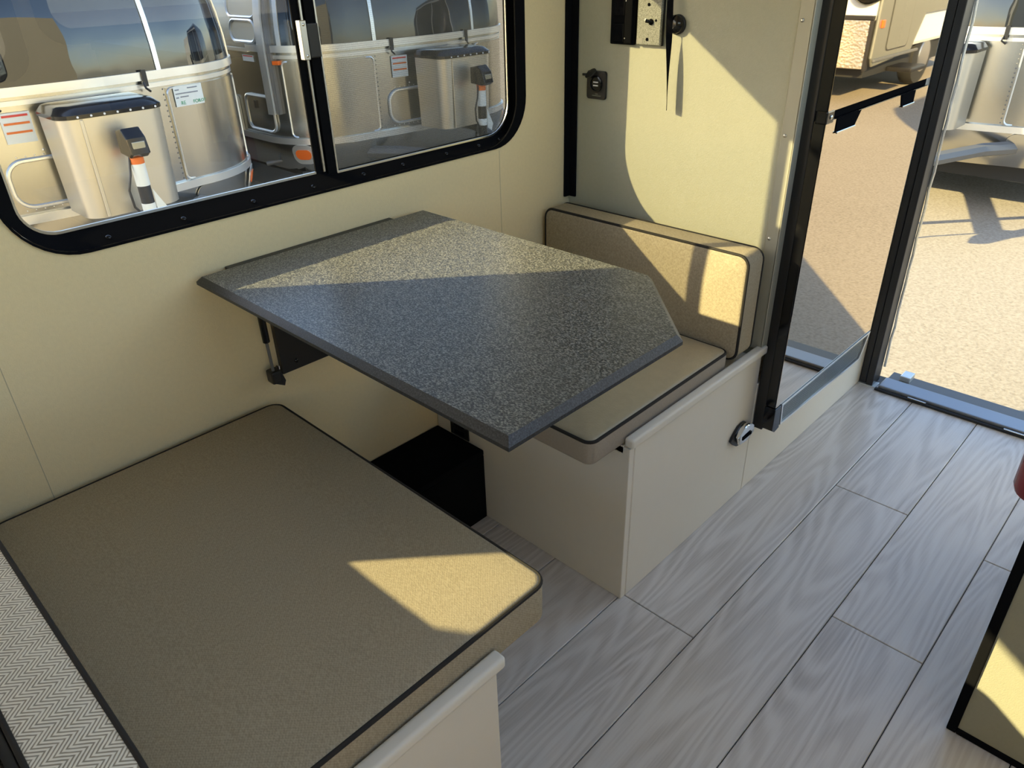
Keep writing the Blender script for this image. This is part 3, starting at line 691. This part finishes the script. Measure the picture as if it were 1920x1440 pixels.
# ------------------------------------------------------------------ travel trailers outside
HW, RC, BOW = 1.06, .50, .06
BELT, SILL = 1.215, .63       # heights above the ground
class Trailer:
    def __init__(s, name, label, origin, yaw, group):
        s.M = Matrix.Translation(Vector((origin[0], origin[1], GZ))) @ Matrix.Rotation(yaw, 4, 'Z')
        s.root = thing(name, label, 'trailer', (origin[0], origin[1], GZ), group)
        # outline from the centre of the nose, right half: (arc, x, y, nx, ny)
        P = []; xb = HW - RC
        for i in range(9): x = xb * i / 8; P.append((x, BOW * (x / xb) ** 2))
        for i in range(1, 15):
            a = PI / 2 * i / 14; P.append((xb + RC * math.sin(a), BOW + RC * (1 - math.cos(a))))
        for y in (1.0, 1.6, 2.4, 3.4, 4.6): P.append((HW, y))
        s.P = P; s.A = [0.0]
        for a, b in zip(P, P[1:]): s.A.append(s.A[-1] + math.hypot(b[0] - a[0], b[1] - a[1]))
        s.arc_side = s.A[22]
    def out(s, a):
        sg = -1 if a < 0 else 1; a = min(abs(a), s.A[-1] - 1e-5)
        for i in range(len(s.P) - 1):
            if s.A[i + 1] >= a: break
        f = (a - s.A[i]) / (s.A[i + 1] - s.A[i]); p, q = Vector(s.P[i]), Vector(s.P[i + 1]); r = p.lerp(q, f)
        i0 = max(0, i - 1); i1 = min(len(s.P) - 1, i + 2)
        def nrm(k):
            a_ = Vector(s.P[max(0, k - 1)]); b_ = Vector(s.P[min(len(s.P) - 1, k + 1)]); t_ = (b_ - a_).normalized()
            if k == 0: t_ = Vector((1, 0))
            return Vector((t_.y, -t_.x))
        n = nrm(i).lerp(nrm(i + 1), f).normalized()
        return Vector((sg * r.x, r.y)), Vector((sg * n.x, n.y))
    def pt(s, a, z, off=0.0):
        p, n = s.out(a); ins = 0.0
        if z > BELT: ins = .30 * ((z - BELT) / .95) ** 2
        if z < SILL: ins = .10 * ((SILL - z) / .27) ** 2
        q = p - n * (ins - off)
        return s.M @ Vector((q.x, q.y, z))
    def side(s, y, left=True):          # arc position of a point y behind the nose on the flank
        a = s.arc_side + (y - (BOW + RC)); return -a if left else a
    def patch(s, name, m, a0, a1, z0, z1, off, parent=None, th=.006, na=None, nz=None, corner=0.0, smooth=True):
        # a curved sheet on the skin with thickness; corner > 0 rounds its outline
        b = bmesh.new(); na = na or max(2, int(abs(a1 - a0) / .05)); nz = nz or max(1, int((z1 - z0) / .12))
        def shape(u, v):
            if corner <= 0: return a0 + (a1 - a0) * u, z0 + (z1 - z0) * v
            ca, cz = corner / abs(a1 - a0), corner / (z1 - z0)
            # squeeze rows near the ends to follow a rounded corner
            e = 0.0
            vv = min(v, 1 - v)
            if vv < cz: e = ca * (1 - math.sqrt(max(0, 1 - ((cz - vv) / cz) ** 2)))
            return a0 + (a1 - a0) * (e + (1 - 2 * e) * u), z0 + (z1 - z0) * v
        zs = [i / nz for i in range(nz + 1)]
        if corner > 0:
            cz = corner / (z1 - z0); zs = sorted(set([0, cz * .06, cz * .2, cz * .45, cz * .75, cz, .5, 1 - cz, 1 - cz * .75, 1 - cz * .45, 1 - cz * .2, 1 - cz * .06, 1]))
        F, B = [], []
        for v in zs:
            F.append([b.verts.new(s.pt(*shape(i / na, v), off)) for i in range(na + 1)]); B.append([b.verts.new(s.pt(*shape(i / na, v), off - th)) for i in range(na + 1)])
        R = len(zs) - 1
        for j in range(R):
            for i in range(na):
                b.faces.new((F[j][i], F[j][i + 1], F[j + 1][i + 1], F[j + 1][i])); b.faces.new((B[j][i], B[j + 1][i], B[j + 1][i + 1], B[j][i + 1]))
            b.faces.new((F[j][0], F[j + 1][0], B[j + 1][0], B[j][0])); b.faces.new((F[j][na], B[j][na], B[j + 1][na], F[j + 1][na]))
        for i in range(na):
            b.faces.new((F[0][i], B[0][i], B[0][i + 1], F[0][i + 1])); b.faces.new((F[R][i], F[R][i + 1], B[R][i + 1], B[R][i]))
        return finish(name, b, m, parent if parent is not None else s.root, smooth=smooth)
    def outline_tube(s, name, m, a0, a1, z0, z1, rc, off, r, parent=None):
        pts = [s.pt(x, z, off) for x, z in rrect(min(a0, a1), max(a0, a1), z0, z1, rc, 6)]
        return finish(name, tube(pts, r, 6, True), m, parent or s.root, smooth=True)
    def local(s, name, bm, m, parent=None, smooth=False):
        bmesh.ops.transform(bm, matrix=s.M, verts=bm.verts[:]); return finish(name, bm, m, parent or s.root, smooth=smooth)
    def rivets(s, pts, m, r=.007, parent=None):
        b = bmesh.new()
        for a, z in pts:
            c0 = s.pt(a, z, 0); c1 = s.pt(a, z, .01); ax = (c1 - c0)
            add_lathe(b, [(r, 0), (r * .7, r * .5), (r * .2, r * .6)], c0, ax, 6)
        o = finish('rivets', b, m, parent or s.root); o['kind'] = 'stuff'; return o

def text_mesh(name, body, size, m, mtx, parent):
    cu = bpy.data.curves.new('txt', 'FONT'); cu.body = body; cu.size = size; cu.extrude = .0004
    o = bpy.data.objects.new('txt', cu); COL.objects.link(o)
    dg = bpy.context.evaluated_depsgraph_get(); me = bpy.data.meshes.new_from_object(o.evaluated_get(dg))
    bpy.data.objects.remove(o); b = bmesh.new(); b.from_mesh(me); bpy.data.meshes.remove(me)
    bmesh.ops.transform(b, matrix=mtx, verts=b.verts[:])
    return finish(name, b, m, parent)

def silver_trailer(name, label, origin, yaw, group, flank=False, notice=False, jack=True):
    T = Trailer(name, label, origin, yaw, group); A = T.A[-1]
    # skin: one continuous shell from belly to roof
    b = bmesh.new()
    zs = [.36, .42, .50, .57, .63, .9, 1.215, 1.4, 1.55, 1.7, 1.85, 2.0, 2.12]
    as_ = sorted([sg * a for a in T.A for sg in (-1, 1) if a > 0] + [0.0])
    L = [[b.verts.new(T.pt(a, z)) for a in as_] for z in zs]
    for X, Y in zip(L, L[1:]):
        for i in range(len(as_) - 1): b.faces.new((X[i], X[i + 1], Y[i + 1], Y[i]))
        b.faces.new((X[-1], X[0], Y[0], Y[-1]))
    # roof dome
    prev = L[-1]; ctr = T.M @ Vector((0, 2.4, 2.42))
    for k, f in ((1, .25), (2, .6)):
        nx = []
        for v in prev:
            q = v.co.lerp(ctr, .35); q.z = T.M.translation.z + 2.12 + (.16 if k == 1 else .25); nx.append(b.verts.new(q))
        for i in range(len(as_) - 1): b.faces.new((prev[i], prev[i + 1], nx[i + 1], nx[i]))
        b.faces.new((prev[-1], prev[0], nx[0], nx[-1])); prev = nx
    b.faces.new(prev); b.faces.new(L[0])
    T.skin = finish('skin', b, M['alu'], T.root, smooth=True)
    # wrap-round front windows, posts between them, belt rail and lower rail
    T.patch('front_window', M['tint'], -.445, .445, BELT + .02, 1.98, .008)
    for sg in (-1, 1):
        T.patch('corner_window', M['tint'], sg * .475, sg * 1.10, BELT + .02, 1.95, .008)
        T.patch('window_post', M['aluwhite'], sg * .447, sg * .473, BELT + .01, 1.99, .014)
        T.patch('window_post', M['aluwhite'], sg * 1.10, sg * 1.13, BELT + .01, 1.97, .014)
    T.patch('window_head', M['aluwhite'], -1.13, 1.13, 1.98, 2.03, .014)
    ST = T.arc_side + .1
    T.patch('belt_rail', M['aluwhite'], -ST, ST, BELT - .022, BELT + .02, .022, th=.02, nz=1)
    T.patch('belt_rail', M['aluwhite'], -A + .3, -ST, BELT - .03, BELT - .008, .012, th=.012, nz=1); T.patch('belt_rail', M['aluwhite'], ST, A - .3, BELT - .03, BELT - .008, .012, th=.012, nz=1)
    T.patch('belt_seam', M['aluwhite'], -1.2, 1.2, BELT - .062, BELT - .040, .010, nz=1)
    T.patch('lower_rail', M['aluwhite'], -A + .3, A - .3, SILL - .03, SILL + .012, .024, th=.022, nz=1)
    for sg in (-1, 1):
        # corner panels end in a riveted seam and a rounded top edge
        T.patch('corner_panel', M['alu'], sg * .475, sg * 1.12, SILL + .015, BELT - .075, .006, nz=2)
        T.outline_tube('panel_seam', M['aluwhite'], sg * .48, sg * 1.12, SILL + .02, BELT - .08, .03, .008, .006)
        T.rivets([(sg * .462, z) for z in [SILL + .03 + i * .028 for i in range(18)]], M['steel'], .005)
        T.patch('corner_skirt', M['alu'], sg * .52, sg * 1.2, .40, SILL - .035, .012, nz=3, corner=.06)
    # arched access door on the nose
    T.patch('access_door', M['alu'], -.385, -.005, SILL + .055, SILL + .265, .008, corner=.07)
    T.outline_tube('door_trim', M['aluwhite'], -.39, .0, SILL + .05, SILL + .272, .08, .010, .010)
    T.rivets([(-.33 + i * .04, SILL + .29) for i in range(8)] + [(-.36 + i * .04, SILL + .033) for i in range(9)], M['aluwhite'], .004)
    T.rivets([(-.235, 1.10), (-.22, 1.02), (-.205, .94), (-.17, .90), (-.30, .99)], M['aluwhite'], .007)
    # window hold-down hooks on the belt
    for a in (-.34, .36):
        h = T.patch('hook', M['blackplastic'], a - .012, a + .012, BELT - .05, BELT + .03, .034, th=.01, na=2, nz=2)
        finish('hook_end', tube([T.pt(a - .012, BELT - .03, .03), T.pt(a - .016, BELT - .055, .05), T.pt(a + .01, BELT - .075, .04)], .006, 6), M['blackplastic'], h)
    # warning sticker
    st = T.patch('warning_sticker', M['paper'], -.345, -.215, .985, 1.125, .0105, th=.002, na=2, nz=1)
    for z, m_ in ((1.105, 'redprint'), (1.070, 'orange'), (1.030, 'orange')): T.patch('print_line', M[m_], -.335, -.225, z, z + .010, .012, st, th=.001, na=2, nz=1)
    # propane cover: tapered box with rounded front corners, dark lid with bolts
    y0, y1 = -.36, -.07
    def cov(z, g):
        p = [(-.20 - g, y1), (.29 + g, y1)]; out = []
        for x, sgn in ((.29 + g, 1), (-.20 - g, -1)):
            arcs = [(x - sgn * .085 + sgn * .085 * math.cos(a), y0 - g + .085 - .085 * math.sin(a)) for a in [PI / 2 * i / 6 for i in range(7)]]
            out += arcs if sgn > 0 else arcs[::-1]
        return [p[0], p[1]] + out
    def loft(levels):
        b = bmesh.new(); LL = [[b.verts.new((x, y, z)) for x, y in cov(z, g)] for z, g in levels]; n = len(LL[0])
        for X, Y in zip(LL, LL[1:]):
            for i in range(n): b.faces.new((X[i], X[(i + 1) % n], Y[(i + 1) % n], Y[i]))
        b.faces.new(LL[0]); b.faces.new(LL[-1]); return b
    cv = T.local('propane_cover', loft([(.645, -.012), (1.112, .0)]), M['alubox'], smooth=True)
    ld = T.local('cover_lid', loft([(1.109, .006), (1.127, .006), (1.133, -.002), (1.153, -.022), (1.159, -.05)]), M['blackgloss'], cv, smooth=True)
    b = bmesh.new()
    for i in range(7): add_lathe(b, [(.006, 0), (.004, .004)], (-.12 + i * .06, y0 - .0065, 1.118), (0, -1, 0), 6)
    T.local('lid_bolts', b, M['white'], cv)['kind'] = 'stuff'
    b = bmesh.new(); add_box(b, -.115, -.10, y0 - .006, y0 + .002, .65, 1.105, .002, 1); T.local('cover_rib', b, M['alubox'], cv)
    # drawbar
    b = bmesh.new()
    for sg in (-1, 1): add_tube(b, [(sg * .85, .5, .50), (sg * .42, -.1, .50), (sg * .05, -1.0, .48)], .045, 8)
    T.local('drawbar', b, M['steel'])
    T.local('coupler', tube([(0, -.92, .48), (0, -1.08, .47), (0, -1.2, .45)], .06, 10, radii=[.05, .06, .035]), M['steel'], smooth=True)
    T.local('safety_chain', tube([(-.06, -1.0, .46), (-.12, -1.08, .34), (-.10, -1.12, .22), (-.05, -1.05, .12)], .010, 6), M['steel'])
    b = bmesh.new(); add_box(b, -.98, .98, .35, 4.3, .22, .40); T.local('underbody', b, M['undercarriage'])
    for sg in (-1, 1):
        b = bmesh.new(); add_lathe(b, [(.2, -.1), (.34, -.08), (.36, 0), (.34, .08), (.2, .1)], (sg * .88, 2.8, .36), (1, 0, 0), 24); T.local('wheel', b, M['rubber'], smooth=True)
    b = bmesh.new()
    b.free()
    for sg in (-1, 1): T.local('stabiliser', tube([(sg * .8, 4.2, .30), (sg * .8, 4.2, .0)], .03, 6), M['steel'])
    # tongue jack in front of the cover
    jx, jy = .05, -.47
    jk = T.local('jack', tube([(jx, jy, .12), (jx, jy, 1.0)], .030, 14), M['blackplastic'], smooth=True)
    hb = prism([(-.06, .94), (-.06, 1.045), (.015, 1.06), (.065, 1.02), (.085, .95), (.05, .93)], 'x', jx - .045, jx + .045, .008)
    for v in hb.verts: v.co.y = jy - v.co.y * 1.0
    T.local('jack_head', hb, M['blackgloss'], jk); 
    T.local('control_panel', box(jx - .03, jx + .03, jy - .078, jy - .066, .965, 1.005, .004), M['greypanel'], jk)
    T.local('warning_label', lathe([(.0312, .79), (.0315, .795), (.0315, .90), (.0312, .905)], (jx, jy, 0), (0, 0, 1), 16), M['paper'], jk, smooth=True)
    T.local('label_band', lathe([(.0318, .895), (.0322, .90), (.0322, .93), (.0318, .935)], (jx, jy, 0), (0, 0, 1), 16), M['orange'], jk, smooth=True)
    T.local('label_ring', lathe([(.0312, .66), (.0318, .665), (.0318, .70), (.0312, .705)], (jx, jy, 0), (0, 0, 1), 16), M['paper'], jk, smooth=True)
    T.local('label_ring', lathe([(.0312, .52), (.0318, .525), (.0318, .56), (.0312, .565)], (jx, jy, 0), (0, 0, 1), 16), M['paper'], jk, smooth=True)
    T.local('cable', tube([(jx - .03, jy, .93), (jx - .05, jy - .01, .85), (jx - .075, jy - .01, .78), (jx - .07, jy - .01, .70), (jx - .04, jy - .01, .655), (jx - .01, jy, .645)], .006, 6), M['blackplastic'], jk, smooth=True)
    b = prism([(jx + .03, .77), (jx + .085, .66), (jx + .07, .615), (jx + .03, .64)], 'y', jy - .02, jy - .017); T.local('hang_tag', b, M['paper'], jk)
    for sg in (-1, 1):
        lm = T.patch('marker_lamp', M['aluwhite'], sg * .98, sg * 1.14, .46, .60, .028, corner=.05)
        T.patch('lens', M['lens'], sg * 1.005, sg * 1.115, .495, .565, .034, lm, corner=.03)
    if notice:
        nt_ = T.patch('paper_notice', M['paper'], .515, .690, 1.035, 1.140, .013, th=.002, na=6, nz=1)
        def on(a, z):      # frame on the skin
            p = T.pt(a, z, .0145); q = T.pt(a + .01, z, .0145); r_ = T.pt(a, z + .01, .0145)
            X = (q - p).normalized(); Y = (r_ - p).normalized(); Z = X.cross(Y)
            return Matrix(((X.x, Y.x, Z.x, p.x), (X.y, Y.y, Z.y, p.y), (X.z, Y.z, Z.z, p.z), (0, 0, 0, 1)))
        text_mesh('printed_words', 'READY', .027, M['green'], on(.546, 1.043), nt_); text_mesh('printed_words', 'FOR', .025, M['green'], on(.620, 1.044), nt_); text_mesh('printed_words', 'LOT', .022, M['green'], on(.658, 1.045), nt_)
        for a0, a1, z in ((.523, .55, 1.118), (.60, .66, 1.122), (.523, .66, 1.098), (.523, .54, 1.078), (.55, .60, 1.080)):
            T.patch('print_line', M['ink'], a0, a1, z, z + .006, .0142, nt_, th=.001, na=3, nz=1)
    if flank:
        s = T.side
        for y0_, y1_, z0_, z1_ in ((.52, .83, 1.262, 1.37), (.50, .86, 1.41, 1.62)):
            w_ = T.patch('flank_window', M['vent'], s(y0_), s(y1_), z0_, z1_, .010, corner=.05)
            T.outline_tube('window_trim', M['aluwhite'], s(y1_ + .012), s(y0_ - .012), z0_ - .012, z1_ + .012, .06, .012, .012, w_)
        bw = T.patch('bow_window', M['tint'], s(-.02), s(.22), 1.262, 1.75, .012, corner=.10)
        # awning arm hanging down the flank
        T.patch('awning_arm', M['aluwhite'], s(.42), s(.475), .80, 2.0, .05, th=.04, na=2, nz=6)
        T.patch('arm_channel', M['steel'], s(.39), s(.415), .80, 2.0, .03, th=.03, na=1, nz=6)
        lb_ = T.patch('warning_sticker', M['paper'], s(.60), s(.75), 1.125, 1.165, .006, th=.002, na=2, nz=1)
        T.patch('print_line', M['redprint'], s(.61), s(.74), 1.155, 1.162, .0075, lb_, th=.001, na=2, nz=1)
        m1 = T.patch('side_marker', M['lens'], s(.34), s(.385), 1.118, 1.142, .03, th=.03, na=3, nz=2)
        hd = T.patch('hatch_door', M['alu'], s(.47), s(.80), .685, .895, .010, corner=.04)
        T.outline_tube('hatch_trim', M['aluwhite'], s(.81), s(.46), .675, .905, .05, .012, .010, hd)
        T.patch('hatch_lock', M['blackplastic'], s(.66), s(.685), .82, .87, .02, hd, th=.01, na=1, nz=1)
        vp = T.patch('vent_panel', M['vent'], s(.92), s(1.20), .62, .88, .022, th=.02, corner=.03)
        for i in range(4): T.patch('louvre', M['aluwhite'], s(.98), s(1.06), .69 + i * .03, .703 + i * .03, .028, vp, th=.006, na=2, nz=1)
        T.patch('vent_lock', M['blackplastic'], s(.985), s(1.0), .80, .85, .03, vp, th=.008, na=1, nz=1)
        T.patch('vent_lock', M['blackplastic'], s(.94), s(.96), .68, .74, .03, vp, th=.008, na=1, nz=1)
        T.local('valve_handle', tube([(-HW + .12, .5, .47), (-HW - .04, .62, .44)], .010, 8, radii=[.008, .016]), M['steel'])
    return T

GRP = None
silver_trailer('travel_trailer', 'silver trailer with a paper notice on its corner, left in the window', (.36, 3.10), 0.0, GRP, notice=True)
silver_trailer('travel_trailer', 'silver trailer behind the insect screen, its long side also in view', (2.87, 3.33), 0.0, GRP, flank=True)
silver_trailer('travel_trailer', 'silver trailer nose with its hitch outside the open doorway', (5.0, .54), -PI / 2, GRP, jack=False)

# the trailer mirrored in the fridge: grey side, tread plate nose
def grey_trailer():
    r = thing('cargo_trailer', 'white and grey trailer with tread plate nose mirrored in the fridge door', 'trailer', (9.0, -4.7, GZ))
    X0, X1, Y0, Y1 = 8.9, 13.2, -5.7, -3.64
    side = [(X0 + .03, .52), (X0 + .0, .62), (X0 + .0, 1.25), (X0 + .20, 2.1), (X0 + .6, 2.45), (X1, 2.45), (X1, .52)]
    Z = lambda pts: [(x, z + GZ) for x, z in pts]
    finish('shell', prism(Z([(X0 + .03, .55), (X0 + .03, 1.25), (X0 + .24, 2.1), (X0 + .65, 2.4), (X1 - .05, 2.4), (X1 - .05, .55)]), 'y', Y0, Y1 - .02, .05), M['white'], r)
    pn = finish('side_panel', prism(Z([(X0 + .10, .44), (X0 + .02, .54), (X0 + .05, 1.3), (X0 + .3, 2.1), (X0 + .7, 2.35), (X1 - .1, 2.35), (X1 - .1, .62), (X0 + 3.0, .62), (X0 + 2.6, .95), (X0 + 1.6, .95), (X0 + 1.3, .50)]), 'y', Y1 - .019, Y1 + .02, .015), M['greypanel'], r)
    finish('door', prism(rrect(X0 + .42, X0 + 1.1, GZ + .60, GZ + 2.1, .06, 5), 'y', Y1 + .0205, Y1 + .028, .004), M['greypanel'], pn)
    finish('door_seam', ring(rrect(X0 + .405, X0 + 1.115, GZ + .585, GZ + 2.115, .07, 5), rrect(X0 + .42, X0 + 1.1, GZ + .60, GZ + 2.1, .06, 5), 'y', Y1 + .0205, Y1 + .024), M['bronze'], pn)
    finish('door_handle', box(X0 + .45, X0 + .55, Y1 + .028, Y1 + .05, GZ + 1.28, GZ + 1.36, .01), M['blackplastic'], pn)
    finish('side_marker', box(X0 + .12, X0 + .20, Y1 + .0205, Y1 + .04, GZ + .86, GZ + .95, .01), M['lens'], pn)
    finish('rub_rail', box(X0 + .05, X0 + 1.5, Y1 + .0205, Y1 + .05, GZ + .50, GZ + .53, .005), M['steel'], pn)
    tp = finish('nose_plate', box(X0 - .02, X0 + .028, Y0 + .05, Y1 - .06, GZ + .42, GZ + .95, .01), M['tread'], r)
    finish('nose_trim', box(X0 - .03, X0 + .028, Y0, Y1 - .02, GZ + .955, GZ + 1.0, .008), M['bronze'], r)
    finish('nose_trim', box(X0 - .03, X0 + .05, Y1 - .058, Y1 - .02, GZ + .40, GZ + .953, .008), M['bronze'], r)
    finish('stone_guard', box(X0 - .30, X0 - .025, Y0 + .4, Y1 - .42, GZ + .40, GZ + .92, .03), M['tread'], r)
    finish('round_lamp', lathe([(.20, 0), (.19, .06), (.13, .12), (.02, .14)], (X0 + .03, Y1 - .15, GZ + 1.30), (-1, 0, .05), 24), M['blackgloss'], r, smooth=True)
    for y in (Y0 + .25, Y1 - .16):
        w_ = finish('wheel', lathe([(.22, -.11), (.36, -.09), (.38, 0), (.36, .09), (.22, .11)], (X0 + 2.1, y, GZ + .38), (0, 1, 0), 24), M['rubber'], r, smooth=True)
        finish('hub', lathe([(.22, 0), (.2, .02), (.06, .03)], (X0 + 2.1, y + .10, GZ + .38), (0, 1, 0), 20), M['silver'], w_, smooth=True)
    finish('step', box(X0 + .9, X0 + 1.4, Y1 - .1, Y1 + .22, GZ + .30, GZ + .36, .02), M['blackplastic'], r)
    finish('drawbar', tube([(X0 + .1, Y1 - .9, GZ + .42), (X0 - .9, Y1 - 1.05, GZ + .42)], .05, 8), M['steel'], r)
    finish('underbody', box(X0 + .15, X1 - .2, Y0 + .1, Y1 - .1, GZ + .30, GZ + .545), M['undercarriage'], r)
    finish('jockey_wheel', lathe([(.05, -.04), (.12, -.03), (.12, .03), (.05, .04)], (X0 - .6, Y1 - 1.0, GZ + .121), (0, 1, 0), 16), M['rubber'], r, smooth=True)
    finish('jockey_post', tube([(X0 - .6, Y1 - 1.0, GZ + .15), (X0 - .6, Y1 - 1.0, GZ + .9)], .03, 8), M['steel'], r)
grey_trailer()
